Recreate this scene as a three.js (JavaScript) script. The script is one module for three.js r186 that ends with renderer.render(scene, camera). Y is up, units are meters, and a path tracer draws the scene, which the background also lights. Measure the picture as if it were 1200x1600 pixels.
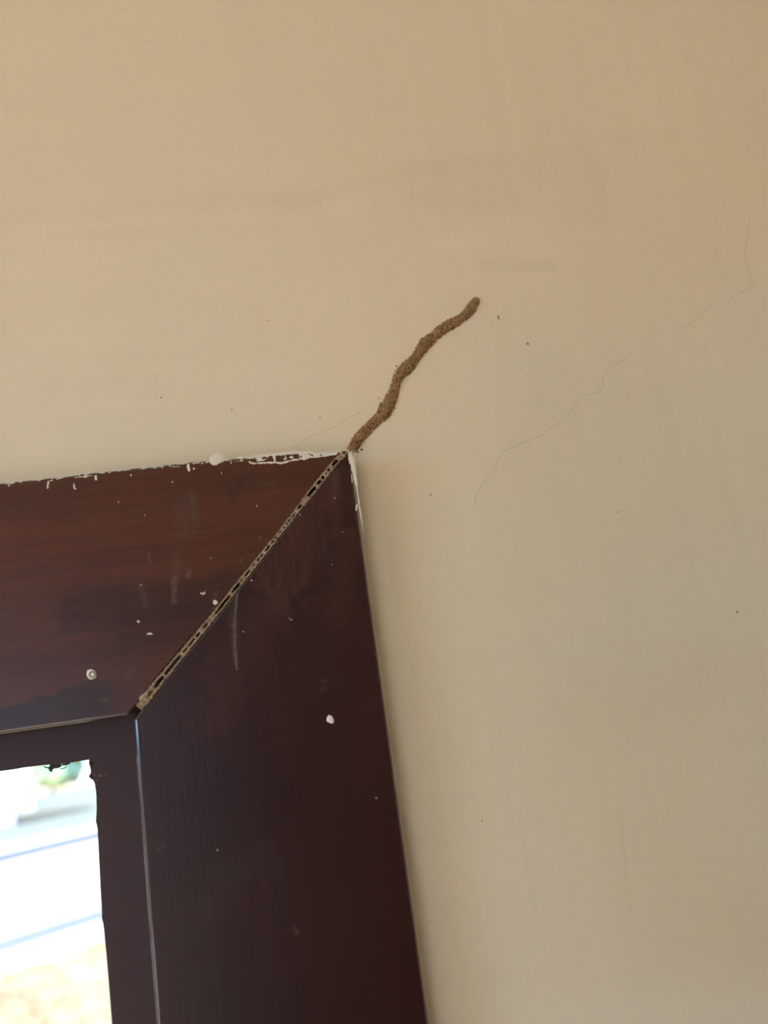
import * as THREE from 'three';
import { mergeGeometries } from 'three/addons/utils/BufferGeometryUtils.js';
import { MarchingCubes } from 'three/addons/objects/MarchingCubes.js';
import { Sky } from 'three/addons/objects/Sky.js';

// ---------------------------------------------------------------- camera, sky, sun, exposure
const W = 1200, H = 1600, FOCAL = 1350;                  // pixels
const scene = new THREE.Scene();
const camera = new THREE.PerspectiveCamera(2 * Math.atan(H / 2 / FOCAL) * 180 / Math.PI, W / H, 0.01, 400);
const CAM = new THREE.Vector3(0.0524, 1.8902, 0.4143);
camera.position.copy(CAM);
camera.rotation.set(12.42 * Math.PI / 180, -10.065 * Math.PI / 180, -8.265 * Math.PI / 180, 'YXZ');
camera.focus = 0.414;
camera.userData.fStop = 5.5;
camera.updateMatrixWorld(true);
scene.add(camera);

const renderer = new THREE.WebGLRenderer({ antialias: true });
renderer.toneMapping = THREE.LinearToneMapping;
renderer.toneMappingExposure = 2.55;
renderer.shadowMap.enabled = true;

const SUN = new THREE.Vector3(-0.42, 0.74, 0.52).normalize();
const sky = new Sky();
sky.name = 'sky';
sky.scale.setScalar(300);
sky.material.uniforms.turbidity.value = 9;
sky.material.uniforms.rayleigh.value = 0.35;
sky.material.uniforms.mieCoefficient.value = 0.005;
sky.material.uniforms.mieDirectionalG.value = 0.8;
sky.material.uniforms.sunPosition.value.copy(SUN);
scene.add(sky);
const sun = new THREE.DirectionalLight(0xfff3e0, 6);
sun.name = 'sun';
sun.position.copy(SUN).multiplyScalar(60);
sun.castShadow = true;
Object.assign(sun.shadow.camera, { left: -45, right: 45, top: 45, bottom: -45, near: 1, far: 140 });
sun.shadow.mapSize.set(4096, 4096);
scene.add(sun);

// ---------------------------------------------------------------- helpers
let seed = 7;
const rnd = () => { seed = (seed * 1664525 + 1013904223) >>> 0; return seed / 4294967296; };
const hash = (i, j) => { let h = (Math.imul(i, 374761393) + Math.imul(j, 668265263)) | 0; h = Math.imul(h ^ (h >>> 13), 1274126177); return ((h ^ (h >>> 16)) >>> 0) / 4294967296; };
function vn(x, y) {
  const i = Math.floor(x), j = Math.floor(y); let u = x - i, v = y - j; u = u * u * (3 - 2 * u); v = v * v * (3 - 2 * v);
  return (hash(i, j) * (1 - u) + hash(i + 1, j) * u) * (1 - v) + (hash(i, j + 1) * (1 - u) + hash(i + 1, j + 1) * u) * v;
}
const fbm = (x, y, o = 4) => { let s = 0, a = 0.5, n = 0; for (let k = 0; k < o; k++) { s += a * vn(x, y); n += a; a *= 0.5; x = x * 2.03 + 17.1; y = y * 2.03 + 9.7; } return s / n; };
const sstep = (a, b, x) => { const t = Math.min(1, Math.max(0, (x - a) / (b - a))); return t * t * (3 - 2 * t); };

function ray(px, py) { return new THREE.Vector3((px - W / 2) / FOCAL, -(py - H / 2) / FOCAL, -1).applyQuaternion(camera.quaternion); }
function onZ(px, py, z) { const d = ray(px, py); return CAM.clone().addScaledVector(d, (z - CAM.z) / d.z); }     // on a plane parallel to the wall
function onY(px, py, y) { const d = ray(px, py); return CAM.clone().addScaledVector(d, (y - CAM.y) / d.y); }     // on the ground
const PX = 0.00029;                                    // metres a pixel covers on the casing

const taken = {};
function numbered(n) { const k = taken[n] = (taken[n] ?? -1) + 1; return k ? n + '_' + String(k).padStart(3, '0') : n; }
function mesh(name, geo, mat, parent = scene) {
  const m = new THREE.Mesh(geo, mat); m.name = parent === scene ? numbered(name) : name; m.castShadow = m.receiveShadow = true; parent.add(m); return m;
}
function thing(name, label, category, group) {
  const o = new THREE.Group(); o.name = numbered(name); o.userData = { label, category }; if (group) o.userData.group = group; scene.add(o); return o;
}
function setting(o, label, category) { o.userData.kind = 'structure'; if (label) o.userData.label = label; if (category) o.userData.category = category; return o; }
function structure(name, label, category) { const o = new THREE.Group(); o.name = numbered(name); scene.add(o); return setting(o, label, category); }
function box(x0, x1, y0, y1, z0, z1) { return new THREE.BoxGeometry(x1 - x0, y1 - y0, z1 - z0).translate((x0 + x1) / 2, (y0 + y1) / 2, (z0 + z1) / 2); }

// a painted sheet in the plane of the wall: x0, y0, width, height in metres; sRGB values 0..1
class Sheet {
  constructor(x0, y0, w, h, nx, ny) { Object.assign(this, { x0, y0, w, h, nx, ny }); this.d = new Float32Array(nx * ny * 3); }
  fill(f) { let k = 0; for (let j = 0; j < this.ny; j++) for (let i = 0; i < this.nx; i++) { const c = f(this.x0 + (i + 0.5) / this.nx * this.w, this.y0 + (j + 0.5) / this.ny * this.h); this.d[k++] = c[0]; this.d[k++] = c[1]; this.d[k++] = c[2]; } return this; }
  // blend colour c into a box round points with alpha(x, y)
  blend(xa, xb, ya, yb, c, alpha) {
    const { nx, ny, x0, y0, w, h, d } = this;
    const i0 = Math.max(0, Math.floor((xa - x0) / w * nx)), i1 = Math.min(nx - 1, Math.ceil((xb - x0) / w * nx));
    const j0 = Math.max(0, Math.floor((ya - y0) / h * ny)), j1 = Math.min(ny - 1, Math.ceil((yb - y0) / h * ny));
    for (let j = j0; j <= j1; j++) for (let i = i0; i <= i1; i++) {
      const a = Math.min(1, Math.max(0, alpha(x0 + (i + 0.5) / nx * w, y0 + (j + 0.5) / ny * h))); if (a <= 0) continue;
      const k = (j * nx + i) * 3; for (let q = 0; q < 3; q++) d[k + q] += (c[q] - d[k + q]) * a;
    }
  }
  stroke(pts, r, c, a, rough = 0.5, z = 0) {          // pts: pixels; r: pixels
    const p = pts.map(([x, y]) => onZ(x, y, z)), R = r * PX, m = R * 2.5;
    const xs = p.map((q) => q.x), ys = p.map((q) => q.y);
    this.blend(Math.min(...xs) - m, Math.max(...xs) + m, Math.min(...ys) - m, Math.max(...ys) + m, c, (x, y) => {
      let best = 1e9;
      for (let k = 0; k + 1 < p.length; k++) {
        const ax = p[k].x, ay = p[k].y, bx = p[k + 1].x - ax, by = p[k + 1].y - ay, t = Math.min(1, Math.max(0, ((x - ax) * bx + (y - ay) * by) / (bx * bx + by * by || 1)));
        best = Math.min(best, Math.hypot(x - ax - bx * t, y - ay - by * t));
      }
      const F = Math.min(900, 3 / R), g = this.along, n = g === 'x' && R > 0.008 ? fbm(x * F * 0.35, y * F * 2, 3) : fbm(x * F, y * F, 3), n2 = g === 'x' && R > 0.008 ? fbm(x * F * 0.5, y * F * 7, 2) : fbm(x * F * 4, y * F, 2);
      return a * (1 - sstep(0.5, 1.3, best / R + rough * (n - 0.5) * 2)) * (1 - rough + rough * 1.6 * n2);
    });
  }
  texture(wrap = THREE.MirroredRepeatWrapping) {
    const b = new Uint8Array(this.nx * this.ny * 4);
    for (let k = 0, q = 0; k < this.d.length; k += 3, q += 4) { for (let c = 0; c < 3; c++) b[q + c] = Math.round(255 * Math.min(1, Math.max(0, this.d[k + c]))); b[q + 3] = 255; }
    const t = new THREE.DataTexture(b, this.nx, this.ny, THREE.RGBAFormat);
    t.colorSpace = THREE.SRGBColorSpace; t.magFilter = THREE.LinearFilter; t.minFilter = THREE.LinearMipmapLinearFilter; t.generateMipmaps = true;
    t.wrapS = t.wrapT = wrap; t.repeat.set(1 / this.w, 1 / this.h); t.offset.set(-this.x0 / this.w, -this.y0 / this.h); t.needsUpdate = true; return t;
  }
}
function heightTexture(n, size, f) {                    // grey relief, repeating every size metres
  const b = new Uint8Array(n * n * 4);
  for (let j = 0; j < n; j++) for (let i = 0; i < n; i++) { const v = Math.round(255 * Math.min(1, Math.max(0, f(i / n * size, j / n * size)))), q = (j * n + i) * 4; b[q] = b[q + 1] = b[q + 2] = v; b[q + 3] = 255; }
  const t = new THREE.DataTexture(b, n, n, THREE.RGBAFormat); t.magFilter = THREE.LinearFilter; t.wrapS = t.wrapT = THREE.MirroredRepeatWrapping; t.repeat.set(1 / size, 1 / size); t.needsUpdate = true; return t;
}

// a lumpy half-round strand lying on a surface that faces +z: points, half widths, height, roughness in metres
function strand(points, halves, height, { around = 8, step = 0.0006, rough = 0.15, grain = 0.0012, sink = 0.0002, ends = true } = {}) {
  const curve = new THREE.CatmullRomCurve3(points, false, 'centripetal'), len = curve.getLength(), n = Math.max(3, Math.min(500, Math.round(len / step)));
  const pos = [], uv = [], idx = [], nh = halves.length - 1, off = rnd() * 100;
  for (let i = 0; i <= n; i++) {
    const t = i / n, p = curve.getPoint(t), g = curve.getTangent(t), side = new THREE.Vector3(-g.y, g.x, 0).normalize();
    const q = t * nh, k = Math.min(nh - 1, Math.floor(q)), f = q - k; let hw = halves[k] * (1 - f) + halves[k + 1] * f;
    const e = ends ? Math.min(1, Math.min(t * len, (1 - t) * len) / hw) : 1, cap = Math.sqrt(Math.max(0.02, 1 - (1 - e) * (1 - e)));
    for (let j = 0; j <= around; j++) {
      const a = Math.PI * j / around, lump = 1 + rough * 2 * (fbm(off + t * len / grain, j * hw * 3 / around / grain + off, 3) - 0.5) + (j === 0 || j === around ? rough * 1.4 * (fbm(off + 40 * (j > 0) + t * len / grain / 1.5, 3, 2) - 0.5) : 0);
      const w = -Math.cos(a) * hw * cap * lump, z = Math.sin(a) * height * cap * lump - sink;
      pos.push(p.x + side.x * w, p.y + side.y * w, p.z + z); uv.push(t * len, a * hw);
    }
  }
  for (let i = 0; i < n; i++) for (let j = 0; j < around; j++) { const a = i * (around + 1) + j, b = a + 1, c = a + around + 1, d = c + 1; idx.push(a, b, c, b, d, c); }
  const g = new THREE.BufferGeometry(); g.setAttribute('position', new THREE.Float32BufferAttribute(pos, 3)); g.setAttribute('uv', new THREE.Float32BufferAttribute(uv, 2)); g.setIndex(idx); g.computeVertexNormals();
  // faces must look outwards (+z on top)
  const nz = g.attributes.normal.getZ(Math.floor(around / 2) + (around + 1)); if (nz < 0) { const I = g.index.array; for (let k = 0; k < I.length; k += 3) { const s = I[k]; I[k] = I[k + 1]; I[k + 1] = s; } g.computeVertexNormals(); }
  return g;
}
const strandPx = (list, z, height, opt) => strand(list.map(([x, y]) => onZ(x, y, z)), list.map((q) => q[2] * PX / 2), height, opt);
// a flat droplet with a ragged outline: centre, width and height in pixels
function droplet(px, py, w, h, z, thick = 0.0004, turn = 0, rough = 0.25) {
  const c = onZ(px, py, z), g = new THREE.SphereGeometry(1, 12, 6, 0, Math.PI * 2, 0, Math.PI / 2).rotateX(Math.PI / 2), p = g.attributes.position, o = rnd() * 50;
  for (let i = 0; i < p.count; i++) { const a = Math.atan2(p.getY(i), p.getX(i)), r = 1 + rough * 2 * (vn(o + Math.cos(a) * 1.6, o + Math.sin(a) * 1.6) - 0.5); p.setXYZ(i, p.getX(i) * r * w / 2 * PX, p.getY(i) * r * h / 2 * PX, p.getZ(i) * thick - 0.00008); }
  g.computeVertexNormals(); return g.rotateZ(turn).translate(c.x, c.y, c.z);
}

// ---------------------------------------------------------------- measures
const IN = { x0: -0.9, x1: 0, y0: 0.85, y1: 1.9 };     // inner edge of the casing
const CW = 0.11, CT = 0.02;                             // casing board: width, thickness
const FACE = CT;                                        // z of the casing's face (the wall's face is z = 0)
const ROOM = { x0: -2.0, x1: 1.7, z1: 3.4, h: 2.7 };
const GROUND = CAM.y - 2.15;

// ---------------------------------------------------------------- materials
const P3 = (r, g, b) => [r / 255, g / 255, b / 255];
const wallSheet = new Sheet(-0.2, 1.6, 0.8, 0.8, 1600, 1600).fill((x, y) => {
  const left = 1 - sstep(0.02, 0.2, x + (y - 2) * 0.2);
  const hor = fbm(x * 14, y * 160, 4), ver = fbm(x * 170, y * 9 + x * 20, 4), blot = fbm(x * 9, y * 9, 3), fine = fbm(x * 700, y * 700, 2);
  const v = 1 + 0.009 * (left * (hor - 0.5) + (1 - left) * (ver - 0.5)) * 2 + 0.02 * (blot - 0.5) + 0.012 * (fine - 0.5), w = 0.012 * (fbm(x * 6 + 9, y * 6, 3) - 0.5) * 2;
  return [0.9 * v + w, 0.79 * v, 0.63 * v - w];
});
{
  const dark = P3(221, 193, 153), light = P3(236, 208, 168);
  wallSheet.stroke([[0, 342], [240, 322], [500, 306], [650, 264], [900, 236]], 16, dark, 0.3, 0.7);
  wallSheet.stroke([[655, 285], [760, 280], [925, 275]], 48, dark, 0.3, 0.8);
  wallSheet.stroke([[670, 320], [800, 322], [940, 332]], 22, dark, 0.25, 0.8);
  wallSheet.stroke([[440, 318], [500, 310]], 20, dark, 0.4, 0.8);
  wallSheet.stroke([[760, 415], [860, 414]], 14, dark, 0.45, 0.8);
  wallSheet.stroke([[80, 368], [200, 362], [430, 360]], 10, dark, 0.22, 0.8);
  wallSheet.stroke([[955, 218], [1050, 212]], 14, dark, 0.3, 0.8);
  wallSheet.stroke([[695, 382], [742, 374]], 30, light, 0.4, 0.4);
  wallSheet.stroke([[520, 320], [560, 300]], 24, light, 0.25, 0.6);
  wallSheet.stroke([[965, 1240], [985, 1420]], 5, dark, 0.35, 0.9);
  wallSheet.stroke([[812, 1270], [835, 1420]], 5, dark, 0.3, 0.9);
  wallSheet.stroke([[600, 790], [625, 960]], 10, dark, 0.3, 0.9);
}
const wallRelief = heightTexture(768, 0.8, (x, y) => 0.5 + 0.55 * (fbm(x * 9, y * 9, 2) - 0.5) + 0.18 * (fbm(x * 60, y * 260, 3) - 0.5));
const M = {};
const wallOpts = { map: wallSheet.texture(), bumpMap: wallRelief, bumpScale: 0.0012, roughness: 0.62 };
M.wall = new THREE.MeshStandardMaterial(wallOpts);
M.roomWall = new THREE.MeshStandardMaterial({ color: new THREE.Color(...P3(226, 213, 192)).convertSRGBToLinear(), roughness: 0.8 });
M.ceiling = new THREE.MeshStandardMaterial({ color: 0xf1f1ee, roughness: 0.9 });
M.floor = new THREE.MeshStandardMaterial({ color: 0xaea48f, roughness: 0.6 });
M.crack = new THREE.MeshStandardMaterial({ color: 0xb8a280, roughness: 0.9 });
M.speck = new THREE.MeshStandardMaterial({ color: 0x8d7a5e, roughness: 0.9 });
M.cream = new THREE.MeshStandardMaterial({ color: 0xdccaac, roughness: 0.5 });
M.filler = new THREE.MeshStandardMaterial({ color: 0xe8d9bd, roughness: 0.6 });

function woodSheet(x0, y0, w, h, nx, ny, along, tone) {
  return new Sheet(x0, y0, w, h, nx, ny).fill((x, y) => {
    const s = along === 'x' ? x : y, t = along === 'x' ? y : x;
    const wob = t + 0.004 * (fbm(s * 7, t * 14, 2) - 0.5);
    const band = fbm(s * 3, wob * 70, 3), streak = fbm(s * 14, wob * 900, 3), blot = fbm(x * 22 + 5, y * 22, 3);
    const sk = along === 'x' ? 1 : 0.45, v = 0.92 + sk * (0.26 * (band - 0.5) + 0.2 * (streak - 0.5)) + 0.22 * (blot - 0.5), r = 0.5 + (fbm(s * 5 + 31, t * 45, 2) - 0.5);
    return [(tone[0] + 0.03 * r) * v, (tone[1] - 0.006 * r) * v, (tone[2] - 0.01 * r) * v];
  });
}
const headSheet = woodSheet(-0.3, 1.895, 0.42, 0.12, 1792, 512, 'x', [0.34, 0.168, 0.088]);
const sideSheet = woodSheet(-0.005, 1.6, 0.12, 0.416, 512, 1792, 'y', [0.185, 0.078, 0.05]);
{
  headSheet.along = 'x'; const z = FACE, dk = P3(34, 24, 20), gr = P3(86, 74, 64), lt = P3(112, 92, 76);
  // darker lap of varnish along the lower edge of the head casing
  const lap = [[-60, 1118], [0, 1106], [40, 1098], [58, 1088], [85, 1086], [100, 1074], [126, 1068], [140, 1062], [175, 1062], [215, 1052], [240, 1040]].map(([x, y]) => onZ(x, y, z));
  headSheet.blend(-0.12, 0.02, 1.895, 1.94, P3(42, 24, 20), (x, y) => {
    let k = 0; while (k + 2 < lap.length && lap[k + 1].x < x) k++;
    const f = (x - lap[k].x) / (lap[k + 1].x - lap[k].x), e = lap[k].y + (lap[k + 1].y - lap[k].y) * f + 0.0012 * (fbm(x * 900, 3, 3) - 0.5);
    return 0.62 * sstep(e + 0.0004, e - 0.0006, y) * (0.7 + 0.6 * fbm(x * 60, y * 700, 3)) * (1 - sstep(lap[6].x, lap[10].x, x + 0.008 * (fbm(x * 200, y * 500, 2) - 0.5)));
  });
  // darker figure in the head board, lighter redder patches towards the top of the upright
  headSheet.stroke([[120, 962], [230, 945], [350, 930]], 34, P3(44, 20, 13), 0.5, 0.7, z);
  headSheet.stroke([[210, 985], [330, 965]], 30, P3(44, 20, 13), 0.45, 0.7, z);
  sideSheet.stroke([[505, 760], [480, 830], [440, 900]], 52, P3(88, 46, 32), 0.55, 0.8, z);
  sideSheet.stroke([[545, 850], [520, 960]], 30, P3(78, 40, 28), 0.45, 0.8, z);
  sideSheet.stroke([[420, 960], [360, 1040], [330, 1120]], 36, P3(74, 36, 26), 0.4, 0.8, z);
  headSheet.stroke([[288, 785], [290, 835]], 16, gr, 0.3, 1, z);
  headSheet.stroke([[300, 770], [306, 815]], 5, gr, 0.4, 0.9, z);
  headSheet.stroke([[272, 905], [272, 940]], 5, lt, 0.55, 0.6, z);
  headSheet.stroke([[276, 870], [275, 905]], 7, gr, 0.35, 0.8, z);
  headSheet.stroke([[296, 893], [293, 900]], 4, lt, 0.6, 0.6, z);
  headSheet.stroke([[220, 915], [228, 945]], 5, gr, 0.45, 0.8, z);
  headSheet.stroke([[338, 925], [335, 938]], 4, gr, 0.5, 0.6, z);
  headSheet.stroke([[232, 865], [234, 880]], 3, lt, 0.4, 0.7, z);
  headSheet.stroke([[362, 745], [380, 745], [366, 778]], 6, dk, 0.28, 0.95, z);
  headSheet.stroke([[355, 755], [362, 780]], 5, dk, 0.22, 0.8, z);
  headSheet.stroke([[200, 1055], [205, 1050]], 7, gr, 0.35, 0.7, z);
  headSheet.stroke([[160, 1095], [166, 1094]], 3, gr, 0.5, 0.5, z);
  headSheet.stroke([[405, 754], [428, 757]], 3, gr, 0.4, 0.7, z);
  sideSheet.stroke([[371, 925], [366, 975], [367, 1010], [370, 1045]], 2.2, lt, 0.85, 0.5, z);
  sideSheet.stroke([[366, 980], [366, 1030]], 5, gr, 0.45, 0.8, z);
  sideSheet.stroke([[362, 940], [364, 975]], 8, gr, 0.3, 0.8, z);
  sideSheet.stroke([[496, 830], [508, 848], [518, 880]], 5, dk, 0.38, 0.6, z);
  sideSheet.stroke([[534, 822], [524, 850], [519, 878]], 4, dk, 0.3, 0.6, z);
  sideSheet.stroke([[525, 740], [524, 780]], 6, gr, 0.4, 0.9, z);
  sideSheet.stroke([[500, 1065], [512, 1064]], 3, gr, 0.55, 0.6, z);
  sideSheet.stroke([[502, 1078], [506, 1076]], 5, gr, 0.45, 0.6, z);
  sideSheet.stroke([[460, 1450], [464, 1458]], 4, gr, 0.6, 0.6, z);
  sideSheet.stroke([[330, 1420], [350, 1370], [400, 1340], [430, 1360]], 22, P3(64, 50, 44), 0.3, 0.9, z);
  sideSheet.stroke([[350, 1370], [372, 1360]], 10, dk, 0.4, 0.8, z);
  sideSheet.stroke([[258, 1320], [247, 1328]], 4, gr, 0.4, 0.7, z);
}
const woodRelief = (along) => heightTexture(512, 0.12, (x, y) => along === 'x' ? fbm(x * 40, y * 1600, 3) : fbm(x * 1600, y * 40, 3));
const woodX = woodRelief('x'), woodY = woodRelief('y');
const varnish = { roughness: 0.32, specularIntensity: 0.5, bumpScale: 0.00003 };
M.woodHead = new THREE.MeshPhysicalMaterial({ ...varnish, map: headSheet.texture(), bumpMap: woodX });
M.woodSide = new THREE.MeshPhysicalMaterial({ ...varnish, map: sideSheet.texture(), bumpMap: woodY });
const arris = { roughness: 0.1, clearcoat: 0.7, clearcoatRoughness: 0.05 };                       // the rounded edges are worn smooth
M.edgeHead = new THREE.MeshPhysicalMaterial({ ...arris, map: M.woodHead.map });
M.edgeSide = new THREE.MeshPhysicalMaterial({ ...arris, map: M.woodSide.map });
M.frame = new THREE.MeshPhysicalMaterial({ color: 0x432c27, roughness: 0.5, specularIntensity: 0.4, bumpMap: woodY, bumpScale: 0.00003 });
M.putty = new THREE.MeshStandardMaterial({ color: 0x2b211e, roughness: 0.7 });
M.chip = new THREE.MeshStandardMaterial({ color: 0x7a4a36, roughness: 0.7 });
M.glass = new THREE.MeshPhysicalMaterial({ color: 0xffffff, transmission: 1, thickness: 0, roughness: 0, ior: 1.5 });

// soil: sandy brown grains
function soilTexture(a, b, c, scale) {
  const s = new Sheet(0, 0, 0.03, 0.03, 256, 256).fill((x, y) => { const n = fbm(x * scale, y * scale, 3), g = vn(x * scale * 2.2 + 40, y * scale * 2.2); const t = sstep(0.3, 0.7, n * 0.6 + g * 0.4); return t < 0.5 ? a.map((q, i) => q + (b[i] - q) * t * 2) : b.map((q, i) => q + (c[i] - q) * (t - 0.5) * 2); });
  return s.texture();
}
const soilBump = heightTexture(256, 0.03, (x, y) => fbm(x * 1700, y * 1700, 3));
M.soil = new THREE.MeshStandardMaterial({ map: soilTexture(P3(104, 70, 36), P3(150, 108, 62), P3(184, 140, 88), 1500), bumpMap: soilBump, bumpScale: 0.0005, roughness: 1 });
M.grain = new THREE.MeshStandardMaterial({ color: 0xa87846, roughness: 1 });
M.grainDark = new THREE.MeshStandardMaterial({ color: 0x5e4224, roughness: 1 });
M.seam = new THREE.MeshStandardMaterial({ map: soilTexture(P3(126, 96, 68), P3(150, 118, 88), P3(172, 140, 106), 900), bumpMap: soilBump, bumpScale: 0.0002, roughness: 1 });

// ---------------------------------------------------------------- the room
{
  const o = 0.006, s = new THREE.Shape([[ROOM.x0 - 0.16, -0.2], [ROOM.x1 + 0.16, -0.2], [ROOM.x1 + 0.16, ROOM.h + 0.16], [ROOM.x0 - 0.16, ROOM.h + 0.16]].map((q) => new THREE.Vector2(...q)));
  s.holes.push(new THREE.Path([[IN.x0 - o, IN.y0 - o], [IN.x0 - o, IN.y1 + o], [IN.x1 + o, IN.y1 + o], [IN.x1 + o, IN.y0 - o]].map((q) => new THREE.Vector2(...q))));
  const wall = structure('wall_front', 'cream painted plaster wall with faint patches and hairline cracks', 'wall');
  mesh('plaster', new THREE.ExtrudeGeometry(s, { depth: 0.16, bevelEnabled: false }).translate(0, 0, -0.16), M.wall, wall);
  const C = (list, w, k, x, y) => list.map(([a, b]) => [a / k + x, b / k + y, w]);
  const cracks = [
    C([[1132, 90], [1125, 160], [1115, 240], [1128, 300], [1142, 345], [1130, 362], [1080, 385], [1040, 425]], 0.85, 2.4, 700, 300),
    C([[1005, 420], [970, 440], [905, 495], [850, 520]], 0.8, 2.4, 700, 300),
    C([[690, 600], [660, 625], [600, 670], [580, 705], [577, 740], [500, 772], [455, 825], [430, 855], [390, 880], [350, 912], [270, 945], [195, 985], [180, 1030], [140, 1080], [110, 1130], [95, 1190]], 0.85, 2.4, 700, 300),
    [[565, 643, 0.8], [507, 674, 0.8], [480, 685, 0.7], [455, 702, 0.6]],
    [[700, 624, 0.5], [680, 641, 0.5], [672, 647, 0.5]],
  ];
  for (const c of cracks) mesh('hairline_crack', strandPx(c, 0, 0.00006, { around: 3, step: 0.0008, rough: 0.5, sink: 0.00002 }), M.crack, wall);
  for (const [x, y, w, h] of [[779, 496, 4, 11], [824.5, 537, 6, 6], [1152, 956, 5, 4], [753, 1282, 3, 3], [252, 621, 3.5, 3.5], [673, 773, 3, 4], [362, 640, 4, 3], [420, 501, 2.5, 2.5], [966, 800, 3, 3], [500, 653, 3, 3]])
    mesh('speck', droplet(x, y, w, h, 0, 0.0002, 0.1), M.speck, wall);
}
const LD = { z0: 0.7, z1: 2.0, y0: 1.2, y1: 2.5 };      // window opening in the left wall
const BD = { x0: -1.85, x1: -0.6, y1: 2.15 };            // doorway in the back wall
{
  const s = new THREE.Shape([[0, -0.2], [ROOM.z1 + 0.16, -0.2], [ROOM.z1 + 0.16, ROOM.h], [0, ROOM.h]].map((q) => new THREE.Vector2(...q)));
  s.holes.push(new THREE.Path([[LD.z0, LD.y0], [LD.z0, LD.y1], [LD.z1, LD.y1], [LD.z1, LD.y0]].map((q) => new THREE.Vector2(...q))));
  const g = new THREE.ExtrudeGeometry(s, { depth: 0.16, bevelEnabled: false }).rotateY(-Math.PI / 2).translate(ROOM.x0, 0, 0);
  setting(mesh('wall_left', g, M.roomWall), 'cream side wall with a wide window opening', 'wall');
  setting(mesh('wall_right', box(ROOM.x1, ROOM.x1 + 0.16, -0.2, ROOM.h, 0, ROOM.z1 + 0.16), M.roomWall), 'plain cream side wall without openings', 'wall');
  const sb = new THREE.Shape([[ROOM.x0, -0.2], [ROOM.x1, -0.2], [ROOM.x1, ROOM.h], [ROOM.x0, ROOM.h]].map((q) => new THREE.Vector2(...q)));
  sb.holes.push(new THREE.Path([[BD.x0, 0], [BD.x0, BD.y1], [BD.x1, BD.y1], [BD.x1, 0]].map((q) => new THREE.Vector2(...q))));
  setting(mesh('wall_back', new THREE.ExtrudeGeometry(sb, { depth: 0.16, bevelEnabled: false }).translate(0, 0, ROOM.z1), M.roomWall), 'cream back wall with an open doorway', 'wall');
  setting(mesh('floor', box(ROOM.x0 - 0.16, ROOM.x1, -0.2, 0, 0, ROOM.z1), M.floor), 'pale beige tiled floor of the room', 'floor');
  setting(mesh('ceiling', box(ROOM.x0 - 0.16, ROOM.x1 + 0.16, ROOM.h, ROOM.h + 0.16, 0, ROOM.z1 + 0.16), M.ceiling), 'off-white flat ceiling of the room', 'ceiling');
}

// ---------------------------------------------------------------- the casing: four mitred boards
const GAP = [0.0003, 0.0013];                            // half of the open mitre joint, at the outer and at the inner corner
function boardGeo(pts) {
  const b = 0.0013, s = new THREE.Shape(pts.map((q) => new THREE.Vector2(...q)));
  return new THREE.ExtrudeGeometry(s, { depth: CT - b, bevelEnabled: true, bevelThickness: b, bevelSize: b, bevelOffset: -b, bevelSegments: 7 }).translate(0, 0, 0);
}
const r2 = Math.SQRT2;
const mitre = [[543, 704.5], [526.7, 718.5], [480, 777.2], [430, 842], [376.7, 908], [349, 943.5], [293, 1011.5], [256, 1056], [205, 1121]].map(([x, y]) => onZ(x, y, FACE)).map((p) => [p.x, p.y]);
const mitreSide = (s) => mitre.map(([x, y], i) => { const g = (GAP[0] + (GAP[1] - GAP[0]) * i / 8) * s / r2; return [x + g, y - g]; });
const bowed = [[0, 754.5], [62, 748], [125, 740.5], [200, 732], [250, 727], [297, 721.5], [354, 717], [400, 713], [450, 709], [510, 705.5]].map(([x, y]) => onZ(x, y, FACE)).map((p) => [p.x, p.y]);
const headTrim = structure('trim_1', 'dark brown varnished head casing board splashed with cream paint', 'window casing');
mesh('board', boardGeo([[IN.x0 - CW, IN.y1 + CW], [IN.x0, IN.y1], ...mitreSide(-1).reverse(), ...bowed.reverse()]), [M.woodHead, M.edgeHead], headTrim);
const sideTrim = structure('trim_2', 'dark brown varnished upright casing board beside the mud tube', 'window casing');
mesh('board', boardGeo([...mitreSide(1), [IN.x1, IN.y0], [IN.x1 + CW, IN.y0 - CW], [IN.x1 + CW, IN.y1 + CW - 0.002]]), [M.woodSide, M.edgeSide], sideTrim);
const farTrim = structure('trim_3', 'dark brown upright casing board on the far side of the window', 'window casing');
mesh('board', boardGeo([[IN.x0, IN.y1], [IN.x0 - CW, IN.y1 + CW], [IN.x0 - CW, IN.y0 - CW], [IN.x0, IN.y0]]), [M.woodSide, M.edgeSide], farTrim);
const sillTrim = structure('trim_4', 'dark brown casing board below the window', 'window casing');
mesh('board', boardGeo([[IN.x0, IN.y0], [IN.x0 - CW, IN.y0 - CW], [IN.x1 + CW, IN.y0 - CW], [IN.x1, IN.y0]]), [M.woodHead, M.edgeHead], sillTrim);

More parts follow.
